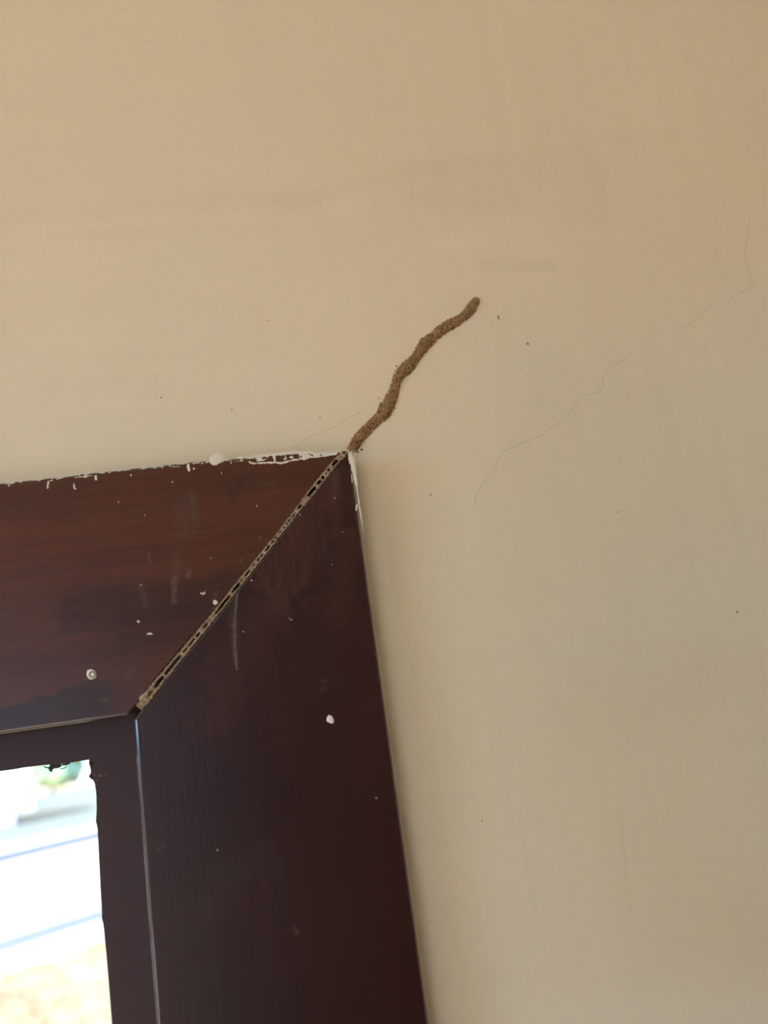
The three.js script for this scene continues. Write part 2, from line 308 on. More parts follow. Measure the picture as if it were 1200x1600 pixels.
// cream paint that ran over the edge of the head casing
{
  const z = FACE, Q = (list) => list.map(([x, y, w]) => [x / 4.615 + 300, y / 4.615 + 690, w]);
  const smears = [
    Q([[402, 140, 3], [430, 153, 4.5], [520, 154, 4], [600, 150, 5], [650, 154, 4], [700, 141, 4], [760, 129, 3.5], [812, 121, 7], [850, 112, 4], [940, 105, 4], [1050, 88, 3]]),
    Q([[440, 102, 2], [500, 100, 4], [560, 96, 4], [620, 90, 4], [700, 82, 4.5], [760, 80, 5], [840, 78, 5], [900, 86, 5], [980, 88, 6], [1060, 76, 7]]),
    Q([[590, 100, 4], [598, 125, 6], [592, 150, 4]]),
    Q([[775, 85, 5], [800, 105, 6], [812, 122, 6]]),
    Q([[850, 78, 3], [880, 95, 5], [930, 100, 5], [1000, 92, 6]]),
    Q([[470, 122, 2], [500, 130, 3], [545, 124, 2]]),
    Q([[320, 118, 3], [350, 114, 4], [366, 110, 3]]),
    Q([[300, 137, 1], [340, 140, 1.2], [380, 134, 1]]),
    Q([[1060, 70, 6], [1080, 95, 7], [1096, 100, 6]]),
  ];
  for (const s of smears) mesh('paint_smear', strandPx(s, z, 0.00028, { rough: 0.6, grain: 0.0012, step: 0.0003 }), M.cream, headTrim);
  for (let i = 0; i < 46; i++) {
    const x = 4 + 400 * Math.pow(rnd(), 0.9), k = bowed.length - 1, w = onZ(x, 740, FACE).x; let j = 0; while (j + 1 < k && bowed[j + 1][0] > w) j++;
    const f = (w - bowed[j][0]) / (bowed[j + 1][0] - bowed[j][0]), yy = bowed[j][1] + (bowed[j + 1][1] - bowed[j][1]) * f - 0.0004 - 0.0014 * rnd() * rnd(), l = 0.0006 + 0.0035 * rnd() * rnd();
    mesh('paint_smear', strand([new THREE.Vector3(w - l, yy - l * 0.02, z), new THREE.Vector3(w, yy + 0.0002 * (rnd() - 0.5), z), new THREE.Vector3(w + l, yy + l * 0.02, z)], [0.0001, 0.00016 + 0.0003 * rnd(), 0.0001], 0.0003, { rough: 0.5, step: 0.0003, around: 5 }), M.cream, headTrim);
  }
  const drips = [
    [[76, 751, 3], [75, 757, 3.5], [74.5, 764, 3]], [[115.5, 755, 2.2], [116, 760, 3], [116.5, 764, 3]], [[116, 764, 2], [120, 763.5, 1.5]],
    [[149.5, 742, 4], [150, 747, 4.5], [150.5, 751, 3.5]], [[294, 724, 4], [294.5, 731, 5], [296, 737, 3.5]],
    [[361, 721, 2], [361.5, 725, 2.5]], [[446, 711, 1.5], [446.5, 717, 1.8]],
    [[312, 926, 1.5], [318, 927.5, 4], [321, 924, 2]], [[229, 991, 1.5], [234, 990, 4.5], [239, 991, 1.5]],
    [[165, 737, 1], [185, 735, 2.2], [205, 733.5, 1]], [[224, 731, 1], [236, 730.5, 1.4]], [[268, 729.5, 0.8], [281, 729, 1.2]], [[150, 738.8, 0.8], [162, 738, 1.2]],
  ];
  for (const d of drips) mesh('paint_drip', strandPx(d, z, 0.0005, { rough: 0.2, step: 0.0003 }), M.cream, headTrim);
  for (let i = 0; i < 34; i++) { const x = 398 + 136 * rnd(), t = rnd(), y = 711.5 - (x - 398) * 0.052 + t * (x > 500 ? 6 : 10) - 1, w = 2 + 6 * rnd() * rnd(); mesh('paint_spot', droplet(x, y, w * 1.6, w * 0.9, z, 0.0003, 0.1, 0.55), M.cream, headTrim); }
  mesh('paint_run', droplet(338, 718, 22, 18, z, 0.0007, 0, 0.4), M.cream, headTrim).userData.label = 'rounded run of thick cream paint';
  const dots = [[133, 744.5, 5, 5], [14, 758.5, 3.5, 3], [32, 753, 3.5, 3], [118, 746, 3, 2.5], [93, 746.3, 4, 2.5], [63, 749.5, 3, 2], [204.5, 742.5, 3, 3], [224, 730, 3, 2], [254, 730.5, 3, 2.5], [270, 729, 3, 2], [316, 724, 4, 3],
    [303, 732.5, 3.5, 3.5], [346, 739, 2.5, 2.5], [185, 784.5, 2.5, 2], [226, 805, 2.2, 2.2], [269.5, 753, 2.8, 2.8], [401, 790.5, 2.2, 2.2], [329, 872, 1.8, 1.8], [376, 875, 1.5, 1.5], [220, 914, 2.5, 2], [216, 971, 5, 4], [336, 941.5, 8, 7.5], [377, 719.5, 3.5, 4], [437, 710, 4, 4], [407, 840, 1.5, 1.5]];
  for (const [x, y, w, h] of dots) mesh('paint_spot', droplet(x, y, w, h, z, 0.0003), M.cream, headTrim);
  // nail heads stopped with filler
  const nail = (px, py, w, h, trim) => {
    const g = new THREE.Group(); g.name = 'filled_nail_hole'; trim.add(g); g.userData.label = 'round nail hole stopped with pale filler';
    mesh('filler', droplet(px, py, w, h, FACE, 0.0006, 0.3, 0.18), M.filler, g); return g;
  };
  const n1 = nail(143, 1053.5, 14, 16, headTrim);
  mesh('ring', new THREE.TorusGeometry(0.0012, 0.0003, 6, 16).translate(...onZ(144, 1054, FACE + 0.0006).toArray()), new THREE.MeshStandardMaterial({ color: 0x8a7860, roughness: 0.8 }), n1);
  nail(516, 1124, 11.5, 14, sideTrim);
  const right = [
    [[546, 707, 8], [549, 716, 9], [552, 728, 7], [554.5, 742, 5], [557.5, 760, 3.5], [560.5, 780, 2.6], [564, 805, 2], [568, 830, 1.2]],
    [[544, 712, 3], [545, 720, 2.5], [546, 725, 1.5]], [[549, 740, 1], [550, 748, 1.6], [550, 756, 0.8]],
    [[559, 786, 1.6], [557, 793, 3.4], [554.5, 799, 3]],
  ];
  for (const s of right) mesh('paint_smear', strandPx(s, z - 0.0001, 0.00028, { rough: 0.6, grain: 0.0012, step: 0.0003 }), M.cream, sideTrim);
  for (const [x, y, w, h] of [[469, 804, 2.4, 2], [393, 907, 2.4, 2.4], [455, 968, 3, 1.6], [380, 987, 2.4, 2.4], [523, 778, 2.2, 2.2], [519, 882, 2.2, 2.2], [535, 831, 2, 2], [452, 966, 1.6, 1.4], [588, 1247, 2.6, 2.2], [340, 1328, 1.6, 2.6]])
    mesh('paint_spot', droplet(x, y, w, h, z, 0.0003), M.cream, sideTrim);
}

// ---------------------------------------------------------------- window frame behind the casing
const win = structure('window_1', 'dark timber window frame with ragged putty round a glass pane', 'window');
{
  const z = -0.002, zb = -0.06, o = 0.006;
  const top = [[0, 1204.5], [20, 1202], [40, 1198.5], [60, 1196], [80, 1194], [100, 1192.5], [120, 1189.5], [140, 1186.5]].map(([x, y]) => onZ(x, y, z));
  const side = [[140, 1186.5], [139, 1192], [141, 1198], [142.5, 1206], [139.5, 1213], [141, 1216], [146, 1219], [149, 1226], [151, 1240], [151.5, 1265], [150.5, 1283], [153, 1296], [155, 1340], [158, 1400], [160, 1428], [159.5, 1434], [162, 1446], [166, 1484], [170, 1530], [174, 1580], [177, 1620]].map(([x, y]) => onZ(x, y, z));
  const yTop = top[0].y, xSide = side[side.length - 1].x;
  const V = (x, y) => new THREE.Vector2(x, y), E = (pts) => new THREE.ExtrudeGeometry(new THREE.Shape(pts), { depth: z - zb - 0.0002, bevelEnabled: true, bevelThickness: 0.0002, bevelSize: 0.0002, bevelOffset: 0, bevelSegments: 2 }).translate(0, 0, zb);
  const corner = side[0];
  mesh('frame_head', E([V(IN.x0 - o, IN.y1 + o), V(IN.x0 - o, yTop), ...top.map((p) => V(p.x, p.y)), V(corner.x, IN.y1 + o)]), M.frame, win);
  mesh('frame_jamb', E([V(IN.x1 + o, IN.y1 + o), V(corner.x, IN.y1 + o), ...side.map((p) => V(p.x, p.y)), V(xSide, IN.y0 - o), V(IN.x1 + o, IN.y0 - o)]), M.frame, win);
  mesh('frame_jamb', E([V(IN.x0 - o, yTop), V(IN.x0 - o, IN.y0 - o), V(IN.x0 + 0.018, IN.y0 - o), V(IN.x0 + 0.018, yTop)]), M.frame, win);
  mesh('frame_sill', E([V(IN.x0 + 0.018, IN.y0 - o), V(xSide, IN.y0 - o), V(xSide, IN.y0 + 0.018), V(IN.x0 + 0.018, IN.y0 + 0.018)]), M.frame, win);
  mesh('pane', box(IN.x0 + 0.01, IN.x1 - 0.008, IN.y0 + 0.01, IN.y1 - 0.008, -0.036, -0.032), M.glass, win);
  // curls and lumps of old putty hanging from the edge
  const q = (l) => l.map(([x, y, w]) => [x / 6.667, y / 6.667 + 1170, w]), zp = z - 0.002;
  for (const l of [
    q([[530, 150, 5], [545, 180, 8], [530, 205, 6], [525, 225, 4], [545, 238, 3]]), q([[450, 182, 1.6], [490, 198, 1.8], [530, 200, 2.6]]),
    q([[545, 185, 5], [600, 180, 6], [640, 165, 5]]), q([[640, 168, 3], [690, 160, 3.5], [715, 150, 2.4], [718, 165, 1.6]]), q([[620, 200, 1.2], [650, 208, 1.3], [680, 195, 1.3], [690, 178, 1]]), q([[585, 180, 3], [600, 200, 2.4]]),
  ]) mesh('putty_curl', strandPx(l, zp, 0.0009, { rough: 0.35, grain: 0.0012, step: 0.0003, sink: 0.0004 }), M.putty, win);
  for (const [x, y, w, h] of [[143, 1192, 7, 9], [143, 1213, 8, 6], [152, 1283, 4, 5], [161, 1432, 4, 6], [152, 1240, 3, 8]]) mesh('putty_lump', droplet(x, y, w, h, z - 0.0006, 0.0012, 0, 0.4), M.putty, win);
  for (const [x, y, w, h] of [[156, 1211.5, 6, 4.5], [163, 1212, 4, 3.5], [148, 1211, 4, 3], [152, 1219, 5, 3]]) mesh('bare_wood_chip', droplet(x, y, w, h, z, 0.0003, 0.2, 0.4), M.chip, win);
}

// ---------------------------------------------------------------- termite mud in the mitre joint
const seam = thing('mud_seam', 'thin pale mud strip with a row of dark holes along the mitre joint', 'mud strip');
{
  const z = FACE, a = onZ(537, 709, z), b = onZ(216, 1105.5, z), dir = b.clone().sub(a), L = dir.length(); dir.normalize();
  const nrm = new THREE.Vector3(-dir.y, dir.x, 0);       // towards the upright board
  const local = (px, py) => { const p = onZ(px, py, z).sub(a); return [p.dot(dir), p.dot(nrm)]; };
  const A = (x, y) => local(360 + x / 6, 690 + y / 6), B = (x, y) => local(195 + x / 5.714, 880 + y / 5.714);
  const widths = [[0, 1.25], [0.08, 1.5], [0.18, 1.5], [0.24, 1.2], [0.36, 1.05], [0.5, 1.2], [0.58, 1.35], [0.66, 1.3], [0.8, 1.45], [0.9, 1.7], [0.97, 2.0], [1, 1.5]];
  const half = (t) => { let k = 0; while (k + 2 < widths.length && widths[k + 1][0] < t) k++; const f = Math.min(1, (t - widths[k][0]) / (widths[k + 1][0] - widths[k][0])); return (widths[k][1] * (1 - f) + widths[k + 1][1] * f) * 0.00102; };
  const ml = mitre.map(([x, y]) => { const p = new THREE.Vector3(x, y, z).sub(a); return [p.dot(dir), p.dot(nrm)]; });
  const mid = (s) => { let k = 0; while (k + 2 < ml.length && ml[k + 1][0] < s) k++; return ml[k][1] + (ml[k + 1][1] - ml[k][1]) * (s - ml[k][0]) / (ml[k + 1][0] - ml[k][0]); };
  const up = [], down = [], N = 260;
  for (let i = 0; i <= N; i++) {
    const s = i / N * L, h = half(i / N);
    up.push(new THREE.Vector2(s, mid(s) + h * (1 + 0.5 * (fbm(s * 1500, 1, 3) - 0.5)))); down.push(new THREE.Vector2(s, mid(s) - h * (1 + 0.5 * (fbm(s * 1500, 9, 3) - 0.5))));
  }
  const shape = new THREE.Shape([...up, ...down.reverse()]);
  const holes = [
    [...A(982, 200), 75, 24, 6], [...A(925, 270), 26, 22, 6], [...A(892, 298), 20, 15, 6], [...A(868, 338), 32, 22, 6], [...A(830, 380), 52, 23, 6], [...A(762, 470), 118, 21, 6], [...A(650, 612), 48, 15, 6],
    [...A(585, 690), 34, 9, 6], [...A(545, 743), 22, 10, 6], [...A(525, 774), 20, 12, 6], [...A(500, 807), 28, 9, 6], [...A(465, 850), 26, 13, 6], [...A(422, 905), 26, 12, 6], [...A(397, 940), 32, 13, 6], [...A(347, 1000), 66, 13, 6],
    [...A(290, 1075), 34, 14, 6], [...A(262, 1110), 26, 12, 6], [...A(222, 1163), 22, 12, 6], [...A(157, 1240), 72, 13, 6],
    [...B(1155, 22), 20, 12, 5.714], [...B(1090, 100), 70, 12, 5.714], [...B(1045, 158), 22, 12, 5.714], [...B(990, 222), 104, 17, 5.714], [...B(872, 372), 196, 14, 5.714], [...B(720, 562), 56, 15, 5.714], [...B(648, 634), 50, 12, 5.714],
    [...B(592, 705), 84, 14, 5.714], [...B(534, 772), 52, 14, 5.714], [...B(425, 905), 190, 22, 5.714], [...B(300, 1050), 120, 22, 5.714], [...B(215, 1158), 60, 12, 5.714],
  ];
  let last = -1;
  for (const [s, w0, len, wid, k] of holes.sort((p, q) => p[0] - q[0])) {
    let l = len / k * PX * 0.57, w = wid / k * PX * 0.95; const s0 = Math.max(s - l, last + 0.0004), s1 = Math.min(s + l, L - 0.0005); if (s1 - s0 < 0.0003) continue; last = s1;
    const c = (s0 + s1) / 2; l = (s1 - s0) / 2; w = Math.min(Math.max(w, 0.00064), half(c / L) * 0.6); const m = mid(c), n = Math.max(10, Math.round(l / 0.0003)), pts = [], o = rnd() * 90;
    for (let i = 0; i < 2 * n; i++) { const t = i / n * Math.PI, cx = Math.cos(t), sy = Math.sin(t), sq = (v, e) => Math.sign(v) * Math.pow(Math.abs(v), e); pts.push(new THREE.Vector2(c + sq(cx, l > 2 * w ? 0.95 : 0.7) * l, m + sq(sy, l > 2 * w ? 0.35 : 0.7) * w * (1 + 0.5 * (fbm(o + i * 0.5, 2, 2) - 0.5)))); }
    shape.holes.push(new THREE.Path(pts.reverse()));
  }
  const g = new THREE.ExtrudeGeometry(shape, { depth: 0.0005, bevelEnabled: true, bevelThickness: 0.0003, bevelSize: 0.00012, bevelOffset: -0.00012, bevelSegments: 2 });
  const m = new THREE.Matrix4().makeBasis(dir, nrm, new THREE.Vector3(0, 0, 1)).setPosition(a.x, a.y, z - 0.0004); g.applyMatrix4(m);
  mesh('mud_lining', g, M.seam, seam);
  // pale plug at the lower end, loose grains along the rims
  const e = onZ(223, 1090, z + 0.0002);
  mesh('plug', strand([onZ(218, 1096, z), e, onZ(228, 1082, z)], [0.0008, 0.0011, 0.0006], 0.0006, { rough: 0.5 }), new THREE.MeshStandardMaterial({ color: 0xa68b68, roughness: 1 }), seam).userData.label = 'pale plug of filler at the lower end';
  const gs = []; const ico = new THREE.IcosahedronGeometry(1, 0);
  for (let i = 0; i < 380; i++) { const t = rnd(), s = t * L, sd = rnd() < 0.5 ? -1 : 1, w = mid(s) + sd * half(t) * (0.8 + 0.4 * rnd()), r = 0.00012 + 0.0002 * rnd() * rnd(); const p = a.clone().addScaledVector(dir, s).addScaledVector(nrm, w); gs.push(ico.clone().scale(r, r, r * 0.8).rotateZ(rnd() * 6).translate(p.x, p.y, z + 0.00005 + 0.0003 * rnd() * (Math.abs(w) < half(t) ? 1 : 0))); }
  mesh('soil_grains', mergeGeometries(gs), M.seam, seam).userData.kind = 'stuff';
}

// ---------------------------------------------------------------- termite mud tube on the wall
const tube = thing('termite_mud_tube', 'brown grainy termite mud tube winding up the cream wall from the casing corner', 'mud tube');
{
  const path = [[262, 985, 46], [285, 945, 62], [320, 900, 66], [365, 852, 62], [405, 815, 58], [440, 785, 74], [462, 742, 84], [490, 685, 74], [512, 630, 58], [522, 590, 54], [543, 545, 66], [580, 510, 78], [610, 478, 66], [640, 440, 54], [668, 400, 66], [700, 355, 80], [740, 325, 62], [795, 278, 64], [845, 248, 68], [895, 220, 56], [935, 190, 58], [960, 155, 64], [985, 118, 48], [990, 103, 38]].map(([x, y, w]) => [x / 3.75 + 480, y / 3.75 + 440, w / 3.75]);
  mesh('tunnel', strandPx(path, 0, 0.0021, { around: 22, step: 0.00028, rough: 0.44, grain: 0.0011, sink: 0.0003 }), M.soil, tube);
  const curve = new THREE.CatmullRomCurve3(path.map(([x, y]) => onZ(x, y, 0)), false, 'centripetal'), hw = path.map((q) => q[2] * PX / 2);
  const ico = new THREE.IcosahedronGeometry(1, 0), lists = [[], [], []];
  for (let i = 0; i < 6500; i++) {
    const t = rnd(), p = curve.getPoint(t), gt = curve.getTangent(t), k = Math.min(hw.length - 2, Math.floor(t * (hw.length - 1))), h = hw[k] + (hw[k + 1] - hw[k]) * (t * (hw.length - 1) - k);
    const u = Math.max(-1.16, Math.min(1.16, (rnd() + rnd() + rnd() - 1.5) * 1.15 + (rnd() < 0.3 ? (rnd() < 0.5 ? -0.5 : 0.5) : 0))), z = Math.abs(u) < 1 ? Math.sqrt(1 - u * u) * 0.0021 - 0.0002 : 0.00008, r = 0.00015 + 0.00036 * rnd() * rnd();
    const n = rnd(); lists[n < 0.62 ? 0 : n < 0.84 ? 1 : 2].push(ico.clone().scale(r, r * (0.7 + 0.5 * rnd()), r).rotateZ(rnd() * 6).rotateX(rnd() * 3).translate(p.x - gt.y * u * h, p.y + gt.x * u * h, z + r * 0.2));
  }
  const names = ['soil_grains', 'dark_soil_grains', 'pale_soil_grains'], mats = [M.grain, M.grainDark, new THREE.MeshStandardMaterial({ color: 0xb89462, roughness: 1 })];
  lists.forEach((l, i) => { mesh(names[i], mergeGeometries(l), mats[i], tube).userData.kind = 'stuff'; });
  // crumbs stuck beside the tube
  for (const [x, y, w, dark] of [[619.5, 572, 3.4, 1], [592, 622, 3.2, 0], [592, 636, 3, 0], [594, 640, 2.6, 0], [617, 638, 3.4, 1], [614.5, 628, 2.8, 1], [644, 579, 3, 0], [629, 567, 3.2, 0], [603, 655, 3, 0], [606, 651, 2.6, 1], [565, 702.5, 4.2, 1], [559, 706, 3.4, 0], [646, 549, 2.6, 0], [700, 501, 3.2, 1], [705, 499, 3, 1], [693, 517, 3, 1], [728, 482, 2.4, 1], [603, 575, 1.8, 0]])
    mesh('crumb', new THREE.IcosahedronGeometry(w * PX / 2, 1).scale(1, 0.8, 0.8).rotateZ(rnd() * 3).translate(...onZ(x, y, w * PX * 0.2).toArray()), dark ? M.grainDark : M.grain, tube);
  // grit where the tube meets the mitre
  const grit = [];
  for (let i = 0; i < 80; i++) { const x = 549 + 9 * (rnd() + rnd() - 1), y = 702 + 6 * (rnd() + rnd() - 1) - (x - 549) * 0.1, z = y > 703 ? FACE : FACE * rnd(), r = 0.0002 + 0.00035 * rnd(), p = onZ(x, y, z); grit.push(ico.clone().scale(r, r * 0.8, r).rotateZ(rnd() * 6).translate(p.x, p.y, p.z)); }
  mesh('grit', mergeGeometries(grit), mats[0], tube).userData.kind = 'stuff';
}

// ---------------------------------------------------------------- outdoors, seen out of focus through the pane
M.lawn = new THREE.MeshStandardMaterial({ map: (() => { const s = new Sheet(0, 0, 6, 6, 512, 512).fill((x, y) => { const n = fbm(x * 1.2, y * 1.2, 4), m = fbm(x * 9, y * 9, 3), t = sstep(0.3, 0.7, n * 0.55 + m * 0.45); return [0.5 + 0.16 * t, 0.42 + 0.16 * t, 0.29 + 0.13 * t]; }); return s.texture(); })(), roughness: 1 });
M.bounce_terrace = new THREE.MeshStandardMaterial({ color: 0xdccaa8, roughness: 0.95 });
M.road = new THREE.MeshStandardMaterial({ color: 0xa9a9a6, roughness: 0.95 });
M.grey_strip = new THREE.MeshStandardMaterial({ color: 0x474f5a, roughness: 0.95 });
M.kerb = new THREE.MeshStandardMaterial({ color: 0x979894, roughness: 0.95 });
M.verge = new THREE.MeshStandardMaterial({ color: 0x545b4d, roughness: 1 });
M.white = new THREE.MeshStandardMaterial({ color: 0xd8dcdc, roughness: 0.8 });
M.roof = new THREE.MeshStandardMaterial({ color: 0x8f6a58, roughness: 0.9 });
M.leaf = new THREE.MeshStandardMaterial({ color: 0x7c8946, roughness: 1 });
M.bark = new THREE.MeshStandardMaterial({ color: 0x6a5a48, roughness: 1 });
M.blade = new THREE.MeshStandardMaterial({ color: 0xa08c5e, roughness: 1, side: THREE.DoubleSide });
M.pane = new THREE.MeshStandardMaterial({ color: 0x5d6d78, roughness: 0.2 });
{
  const plane = (w, d) => new THREE.BoxGeometry(w, 0.3, d);
  const ground = structure('ground', 'dry yellowish lawn outside the window', 'lawn');
  const gg = plane(160, 160); { const p = gg.attributes.position, u = gg.attributes.uv; for (let i = 0; i < p.count; i++) u.setXY(i, p.getX(i), p.getZ(i)); } mesh('turf', gg.translate(0, GROUND - 0.15, 0), M.lawn, ground);
  setting(mesh('bounce_terrace', mergeGeometries([box(-7, 4, GROUND - 0.05, -0.03, ROOM.z1 + 0.16, 9), box(-7, ROOM.x0 - 0.16, GROUND - 0.05, -0.03, -0.5, ROOM.z1 + 0.16)]), M.bounce_terrace), 'pale unseen paving added to bounce warm light into the room', 'bounce_terrace');  // unseen paving, added so sunlight bounces warm through the openings
  const ang = Math.atan2(0.69, 0.72), d = new THREE.Vector3(Math.cos(ang), 0, -Math.sin(ang)), n = new THREE.Vector3(-Math.sin(ang), 0, -Math.cos(ang));  // along the road, away from the house
  const off = (px, py) => onY(px, py, GROUND).dot(n);
  const strip = (name, o0, o1, y0, y1, mat, label, cat, parent) => {
    const g = new THREE.BoxGeometry(110, y1 - y0, o1 - o0).rotateY(ang), c = n.clone().multiplyScalar((o0 + o1) / 2).addScaledVector(d, 6); g.translate(c.x, (y0 + y1) / 2, c.z);
    return setting(mesh(name, g, mat), label, cat);
  };
  const g0 = off(88, 1496), g1 = off(45, 1478), g2 = off(45, 1456), k0 = off(75, 1332);
  strip('road', g0, k0, GROUND - 0.1, GROUND + 0.012, M.road, 'sun-bleached concrete road beyond the lawn', 'road');
  strip('grey_strip', g1, g2, GROUND - 0.1, GROUND + 0.018, M.grey_strip, 'bluish grey strip along the concrete road', 'grey_strip');  // low dark bluish strip laid on the road surface
  strip('kerb', k0, k0 + 0.7, GROUND - 0.1, GROUND + 0.14, M.grey_strip, 'grey kerb on the far side of the road', 'kerb');
  strip('footpath', k0 + 0.7, k0 + 2.6, GROUND - 0.1, GROUND + 0.13, M.kerb, 'pale footpath behind the far kerb', 'footpath');
  strip('verge', k0 + 2.6, k0 + 24, GROUND - 0.1, GROUND + 0.1, M.verge, 'grey green verge behind the footpath', 'verge');
  // dry tufts of grass on the near lawn
  const blade = new THREE.ConeGeometry(0.006, 0.09, 3).translate(0, 0.045, 0), tuft = mergeGeometries([0, 1, 2, 3, 4].map((k) => blade.clone().rotateX(0.35 * (k % 3 - 1)).rotateZ(0.4 * (k % 2 ? 1 : -1) * (k / 4)).translate(0.015 * (k - 2), 0, 0.012 * ((k * 2) % 5 - 2))));
  const N = 4200, inst = new THREE.InstancedMesh(tuft, M.blade, N), mm = new THREE.Matrix4(), q = new THREE.Quaternion(), yax = new THREE.Vector3(0, 1, 0); inst.name = 'dry_grass';
  for (let i = 0; i < N;) { const x = -5 + 6 * rnd(), z = -4 - 9 * rnd(); if (new THREE.Vector3(x, 0, z).dot(n) > g0 - 0.05) continue; const s = 0.6 + rnd(); mm.compose(new THREE.Vector3(x, GROUND, z), q.setFromAxisAngle(yax, rnd() * 6.28), new THREE.Vector3(s, s * (0.6 + 0.7 * rnd()), s)); inst.setMatrixAt(i++, mm); }
  inst.castShadow = inst.receiveShadow = true; inst.userData = { kind: 'stuff', label: 'dry straw coloured grass tufts on the lawn', category: 'grass' }; scene.add(inst);
  // white house to the left, 30 m away
  const house = thing('house', 'white rendered house across the road', 'house'), hb = onY(22, 1296, GROUND);
  const part = (name, x0, x1, y0, y1, z0, z1, mat) => mesh(name, box(x0, x1, y0, y1, z0, z1), mat, house);
  house.position.set(hb.x, GROUND, hb.z); house.rotation.y = 0.3;
  part('wall', -9, 0, 0, 2.6, -3, 0, M.white); part('plinth', -9.05, 0.05, 0, 0.25, -3.05, 0.05, M.kerb);
  const roof = new THREE.ExtrudeGeometry(new THREE.Shape([new THREE.Vector2(-1.75, 0), new THREE.Vector2(1.75, 0), new THREE.Vector2(0, 0.8)]), { depth: 9.8, bevelEnabled: false }).rotateY(Math.PI / 2).translate(-9.4, 2.6, -1.5); mesh('roof', roof, M.roof, house);
  for (const x of [-7.6, -3]) { part('window', x, x + 1.2, 1.0, 2.2, 0, 0.06, M.kerb); part('pane', x + 0.08, x + 1.12, 1.08, 2.12, 0.06, 0.08, M.pane); } part('door', -5.4, -4.4, 0.25, 2.3, 0, 0.05, M.roof);
  // white gate post and tree
  const gp = onY(46, 1268, GROUND), post = thing('gate_post', 'short white gate post with a flat cap', 'post');
  post.position.set(gp.x, GROUND, gp.z); mesh('shaft', box(-0.22, 0.22, 0, 1.0, -0.22, 0.22), M.white, post); mesh('cap', box(-0.3, 0.3, 1.0, 1.12, -0.3, 0.3), M.white, post);
  const tp = onY(82, 1240, GROUND), bush = thing('shrub', 'rounded yellow green shrub beyond the verge', 'shrub'); bush.position.set(tp.x, GROUND, tp.z);
  const cr = []; for (let i = 0; i < 60; i++) { const a = rnd() * 6.28, h = 0.8 + 1.5 * rnd(), r = 1.3 * Math.sqrt(rnd()); cr.push(new THREE.IcosahedronGeometry(0.35 + 0.3 * rnd(), 1).translate(Math.cos(a) * r, h, Math.sin(a) * r)); }
  mesh('foliage', mergeGeometries(cr), M.leaf, bush); mesh('stem', new THREE.CylinderGeometry(0.08, 0.14, 1.2, 8).translate(0, 0.6, 0), M.bark, bush);
  // boundary wall far behind
  const fw = onY(125, 1236, GROUND), bw = mesh('garden_wall', box(fw.x - 14, fw.x + 26, GROUND - 0.1, GROUND + 2.6, fw.z - 12.3, fw.z - 12), M.white); setting(bw, 'long white garden wall far beyond the verge', 'wall');
}

